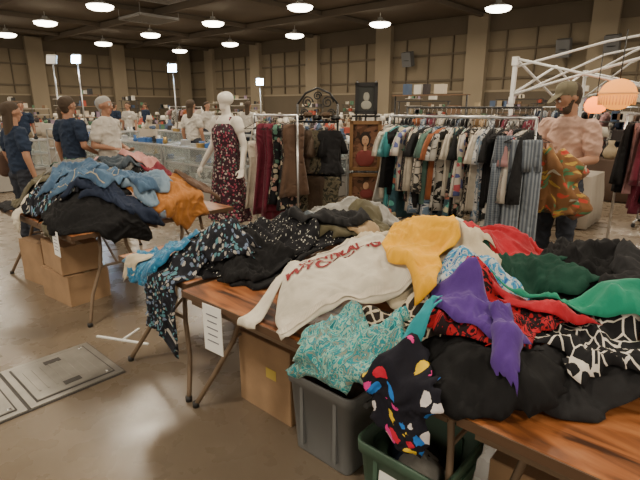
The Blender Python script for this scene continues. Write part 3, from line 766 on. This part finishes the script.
skin=mat('skin_light',(.4,.215,.135),.6);skin2=mat('skin_tan',(.36,.19,.12),.6)
peach=fab('tee_pink','solid',((.62,.4,.31),));capm=mat('cap_olive',(.16,.14,.09),.85);hairb=mat('hair_brown',(.06,.04,.025),.8);hairg=mat('hair_grey',(.35,.34,.32),.8);jean=fab('trouser_dark','solid',((.04,.045,.06),))
man=human('man_with_cap',(.8,3.62,0),R(-10),1.88,skin,peach,jean,hairb,[(-.28,.0,1.17),(.26,-.02,1.17)],[(-.15,-.27,1.17),(.11,-.28,1.12)],handdir=[(.6,-.5,-.1),(-.6,-.5,-.1)],cap=capm,head_pitch=24,head_yaw=-34,curl=35,sleeve=.72,beard=True)
held=fab('held_floral','floral',((.25,.12,.05),(.6,.08,.05),(.55,.35,.08),(.1,.25,.12),(.5,.45,.35)),24)
m=MB();N=64;rs=[];uv=[]
for k in range(26):
    t=k/25;ring=[]
    z=1.24-.52*t
    for j in range(N):
        a=2*math.pi*j/N;c,s=math.cos(a),math.sin(a);n_=noise.noise((c*2.2,s*2.2,t*3))+.5*noise.noise((c*6,s*6,t*4))+.35*(rid(c*5,s*5,t*2)-.5)
        r=(.12+.15*math.sin(min(1,t*2.2)*math.pi/2)*(1-.3*t))*(1+.5*n_)
        ring.append((r*1.35*c-.04,-.3+r*.5*s,z+.09*noise.noise((c*3,s*3,9.))));uv.append((a*.12,z))
    rs.append(ring)
m.rings(rs,held,uv=uv);o=m.build('held_garment',man)
navyt=fab('tee_navy','solid',((.025,.04,.075),));whitet=fab('tee_white','solid',((.6,.56,.5),));khaki=fab('khaki','solid',((.22,.18,.12),))
down=[(-.24,.03,1.16),(.24,.03,1.16)];downw=[(-.25,-.03,.9),(.25,-.03,.9)]
h1=human('man_in_navy_shirt',(-4.85,1.42,0),R(200),1.8,skin2,navyt,khaki,hairb,down,[(-.2,-.2,1.05),(.25,-.03,.9)])
human('man_in_white_shirt',(-4.62,1.82,0),R(120),1.8,skin2,whitet,jean,hairg,[(-.25,.06,1.16),(.25,.05,1.16)],[(-.15,-.16,1.12),(.16,-.16,1.1)],girth=1.12)
bagm=mat('bag_brown',(.12,.07,.05),.7)
human('woman_with_bag',(-4.42,.62,0),R(190),1.72,skin,navyt,jean,hairb,down,downw,female=True,longhair=True,extra=[(((.26,.06,.98),(.26,.06,1.12),.1,.09,.45,(0,1,0)),bagm),(((.25,.06,1.15),(.17,.03,1.46),.012,.012,1,(1,0,0)),bagm)])
far=human('shopper_standing',(-7.6,2.4,0),R(150),1.68,skin,whitet,jean,hairb,down,downw,female=True,longhair=True)
body=far.children[0].data;body2=h1.children[0].data
for i,(x,y,r) in enumerate(((-14,6.9,30),(-16,7.4,200),(-11,8.0,90),(-20,10.8,10),(-9,8.0,200),(-13.2,3.4,80),(-4.9,8.4,10),(-15,10.8,120),(-7.2,4.9,200))):
    e=empty('shopper_standing',(x,y,0),R(r));b=bpy.data.objects.new('body',(body,body2)[i%2]);link(b,e)
# mannequin
mw=mat('mannequin_white',(.72,.68,.6),.35)
md=fab('mannequin_dress','floral',((.05,.02,.03),(.4,.1,.15),(.5,.38,.35),(.1,.18,.14),(.35,.06,.1),(.5,.42,.38)),34)
mq=human('mannequin',(-2.6,2.32,.06),R(10),1.8,mw,mw,mw,mw,[(-.25,.02,1.16),(.25,.02,1.16)],[(-.34,-.1,.92),(.3,-.1,.92)],female=True,facefeat=False,shoe=mw,sleeve=.3)
m=MB();rs=[];uv=[]
for k,(w,z) in enumerate([(.13,1.42),(.172,1.36),(.178,1.26),(.168,1.12),(.18,1.0),(.205,.85),(.23,.65),(.26,.45),(.29,.27)]):
    ring=[]
    for j in range(48):
        a=2*math.pi*j/48;rp=1+.09*max(0,(1.1-z))*math.sin(a*9);ring.append((w*rp*math.cos(a),w*.76*rp*math.sin(a)-.01-(.02 if k in(1,2) else 0),z));uv.append((a*.2,z))
    rs.append(ring)
m.rings(rs,md,uv=uv,cap=False);m.build('dress',mq)
m=MB()
for s in(-1,1):m.tube([(s*.09,-.07,1.4),(s*.1,-.03,1.49),(s*.1,.05,1.48),(s*.08,.1,1.4)],.014,md)
m.build('straps',mq)
m=MB();m.cyl((0,.05,-.06),.17,.015,steel,seg=28);m.tube([(0,.1,-.05),(0,.1,.5)],.012,steel);m.build('base',mq)
# ------------------------------------------------------------------ canopy frame
def canopy():
    e=empty('canopy_frame');m=MB();x0,y0,x1,y1=-.27,4.98,2.9,8.1;zt=2.24
    C=[(x0,y0),(x1,y0),(x1,y1),(x0,y1)]
    for x,y in C:
        m.box((x,y,1.1),(.045,.045,2.2),white_p);m.box((x,y,.01),(.12,.12,.02),white_p);m.box((x,y,zt-.03),(.07,.07,.1),white_p);m.box((x,y,1.75),(.06,.06,.08),white_p)
    for i in range(4):
        a=Vector((*C[i],0));b=Vector((*C[(i+1)%4],0))
        for k in range(2):
            p=a.lerp(b,k/2);q=a.lerp(b,(k+1)/2)
            m.tube([(p.x,p.y,zt),(q.x,q.y,zt-.42)],.017,white_p,6);m.tube([(p.x,p.y,zt-.42),(q.x,q.y,zt)],.017,white_p,6)
        c=Vector(((x0+x1)/2,(y0+y1)/2,0));m.tube([(a.x,a.y,zt-.1),((a.x+c.x)/2,(a.y+c.y)/2,zt+.2),(c.x,c.y,zt+.4)],.017,white_p,6)
        m.tube([(a.x,a.y,zt-.45),((a.x+c.x)/2,(a.y+c.y)/2,zt+.05),(c.x,c.y,zt+.28)],.014,white_p,6)
    m.cyl(((x0+x1)/2,(y0+y1)/2,zt+.24),.05,.2,white_p);m.build('frame',e)
canopy()
# pendants
def glow(name,base,em,st):
    m=mat(name,base,.8);b=m.node_tree.nodes['Principled BSDF'];b.inputs['Emission Color'].default_value=(*em,1);b.inputs['Emission Strength'].default_value=st;return m
sh=glow('shade_warm',(.6,.25,.07),(1,.33,.04),1.5);sho=glow('shade_orange',(.9,.25,.03),(1,.2,.01),3.5);fr_c=glow('fringe_tan',(.5,.26,.1),(1,.36,.08),.6)
m=MB();m.ball((0,0,0),(.165,.165,.15),sh,28)
for k in range(36):
    a=2*math.pi*k/36;m.tube([(.168*math.cos(a),.168*math.sin(a),-.01),(.16*math.cos(a),.16*math.sin(a),-.1)],.005,fr_c,5)
m.lathe((0,0,0),[(.165,.0),(.174,.0),(.174,.02),(.165,.02)],fr_c);m.tube([(0,0,.145),(0,0,.6)],.006,blackm,5)
m.build('fringed_pendant_lampshade',loc=(1.0,4.4,1.79))
m=MB();m.lathe((0,0,0),[(.05,-.09),(.1,-.06),(.115,0),(.09,.06),(.04,.09)],sho);m.tube([(0,0,.08),(0,0,.55)],.005,blackm,5);m.build('orange_pendant_lamp',loc=(.7,4.9,1.69))
# ------------------------------------------------------------------ glass display cases
glass=mat('case_glass',(.75,.82,.82),.08,spec=.8,trans=.85)
def case(x,y,L,rz=0,seed=1):
    e=empty('glass_display_case',(x,y,0),rz);m=MB();al=mat('case_aluminium',(.55,.56,.56),.35,.7)
    m.box((0,0,.22),(L,.5,.4),mat('case_base',(.35,.33,.3),.6))
    for sx in(-1,1):
        for sy in(-1,1):m.box((sx*L/2,sy*.25,.5),(.03,.03,1.0),al)
    for z in(.43,.72,1.0):
        for k in(-1,1):m.box((0,k*.25,z),(L,.03,.03),al);m.box((k*L/2,0,z),(.03,.5,.03),al)
    m.build('frame',e,)
    g=MB();g.box((0,0,1.0),(L-.03,.47,.008),glass);g.box((0,-.25,.72),(L-.03,.006,.54),glass);g.box((0,0,.72),(L-.05,.44,.006),glass);g.build('glass',e)
    rd=random.Random(seed);c=MB()
    for i in range(int(L*11)):
        mt=rd.choice([steel,paper,blackm,mat('brass',(.6,.4,.15),.3,1),mat('blue_box',(.05,.15,.4),.6)]);z=rd.choice([.44,.735,1.005,1.005])
        xx=rd.uniform(-L/2+.08,L/2-.08);yy=rd.uniform(-.18,.18)
        if rd.random()<.5:c.box((xx,yy,z+.04),(rd.uniform(.06,.2),.1,.08),mt,rd.uniform(0,3))
        else:c.lathe((xx,yy,z),[(.03,0),(.05,.03),(.02,.08),(.03,.12)],mt,10)
    c.build('contents',e)
case(-4.9,3.6,1.8,0,1);case(-6.8,3.6,1.8,0,2);case(-8.7,3.6,1.8,0,3);case(-3.9,5.0,1.8,R(90),4);case(-5.6,6.2,1.8,0,5);case(-7.6,6.2,1.8,0,6);case(-9.6,6.2,1.8,0,7);case(-11.0,4.6,1.8,R(90),8);case(-3.9,6.9,1.8,R(90),9);case(-9.2,1.6,1.8,R(90),10);case(-13.9,5.2,1.8,R(90),11)
# ------------------------------------------------------------------ tripod flood lights
def flood(x,y,h,on=True,rz=0):
    e=empty('tripod_flood_light',(x,y,0),rz);m=MB()
    for a in(90,210,330):m.tube([(0,0,.7),(.5*math.cos(R(a)),.5*math.sin(R(a)),.02)],.014,steel,6)
    m.tube([(0,0,.5),(0,0,h)],.02,steel,8)
    m.box((0,-.03,h+.1),(.26,.08,.24),mat('flood_housing',(.35,.35,.34),.5),rx=-.3)
    em=mat('flood_led',(.45,.7,1),.5,emit=90) if on else mat('flood_off',(.6,.6,.6),.3)
    m.box((0,-.078,h+.085),(.23,.015,.21),em,rx=-.3)
    m.build('stand',e)
flood(-12.5,4.8,2.85,True,R(42));flood(-12.65,4.2,2.8,False,R(42));flood(-10.95,6.85,2.65,True,R(42));flood(-11.2,10.4,2.4,True,R(45))
# ------------------------------------------------------------------ vendor stalls in the distance
gm=[mat('goods_%d'%i,c,.7) for i,c in enumerate([(.03,.03,.03),(.5,.46,.38),(.2,.12,.07),(.35,.28,.18),(.08,.12,.2),(.4,.08,.05),(.6,.53,.42),(.1,.2,.12),(.3,.22,.3),(.7,.66,.58),(.05,.04,.04)])]
cl=[mat('tablecloth_%d'%i,c,.85) for i,c in enumerate([(.03,.03,.035),(.5,.45,.38),(.03,.03,.035),(.12,.08,.06),(.65,.6,.52)])]
def stall(x,y,rz,seed):
    rd=random.Random(seed);m=MB();L=1.83
    c=rd.choice(cl);N=60;rs=[]
    base=[(-L/2,-.38),(L/2,-.38),(L/2,.38),(-L/2,.38)];ring=[]
    for i in range(4):
        a=Vector(base[i]);b=Vector(base[(i+1)%4])
        for k in range(15):ring.append(a.lerp(b,k/15))
    for z in(0.02,.4,.74,.75):
        s=1+ (.03 if z<.7 else 0);rs.append([(p.x*s+(0.015*math.sin(i*1.7) if z<.7 else 0),p.y*s+(.02*math.sin(i*1.7) if z<.7 else 0),z) for i,p in enumerate(ring)])
    m.rings(rs,c)
    for i in range(rd.randint(16,26)):
        xx=rd.uniform(-.82,.82);yy=rd.uniform(-.28,.28);mt=rd.choice(gm);t=rd.random()
        if t<.35:m.box((xx,yy,.75+.1),(rd.uniform(.1,.35),rd.uniform(.08,.25),.2),mt,rd.uniform(0,1.5))
        elif t<.7:
            s=rd.uniform(.7,2.2);m.lathe((xx,yy,.75),[(.04*s,0),(.07*s,.05*s),(.06*s,.1*s),(.025*s,.15*s),(.035*s,.19*s)],mt,12)
        elif t<.85:m.ball((xx,yy,.83),(rd.uniform(.1,.2),rd.uniform(.1,.18),.1),mt,10)
        else:m.tube([(xx,yy,.75),(xx,yy,1.15)],.015,mt,6);m.lathe((xx,yy,1.12),[(.14,0),(.08,.18)],rd.choice([gm[1],gm[6],gm[9]]),12)
    t=rd.random()
    if t<.5:
        h=rd.uniform(1.5,2.1);sm_=rd.choice([gm[2],gm[9],gm[0]])
        for s in(-.7,.7):m.tube([(s,.5,0),(s,.5,h)],.015,blackm,6)
        for zz in(h,h-.35,h-.7):m.box((0,.5,zz),(1.4,.25,.02),sm_)
        for i in range(10):
            zz=rd.choice([h,h-.35,h-.7]);m.box((rd.uniform(-.6,.6),.5,zz+.1),(rd.uniform(.08,.2),.12,rd.uniform(.1,.22)),rd.choice(gm))
    m.build('vendor_stall',loc=(x,y,0),rz=rz)
sd=0
for x in np.arange(-30,-1,2.6):
    for y in(9.2,12.4,15.8,19.2,22.2):
        sd+=1
        if random.random()<.88 and not(abs(x+11)<1.3 and y<11):stall(x+random.uniform(-.4,.4),y+random.uniform(-.3,.3),R(random.choice([0,0,90])),sd)
for x in np.arange(-33,-14,2.6):
    for y in(-1.5,1.5,5.4):
        sd+=1
        if random.random()<.88:stall(x+random.uniform(-.3,.3),y+random.uniform(-.3,.3),R(random.choice([0,90])),sd)
for x,y in((-.4,6.4),(-2.3,6.0),(-1.6,8.0),(0.4,9),(.8,11),(1.5,13)):
    sd+=1;stall(x,y,0,sd)
for k,(x,y,l) in enumerate(((-9.5,-.8,2.2),(-1,10.4,2),(-18,10.9,2.5),(-3,14,2.2))):
    rack('clothes_rack',x,y,x+l,y,1.65,[('shirt',random.uniform(.7,1),.45,random.choice([blk,P6,P10,P1,P2,navy,brown,P8])) for i in range(14)],seed=60+k)
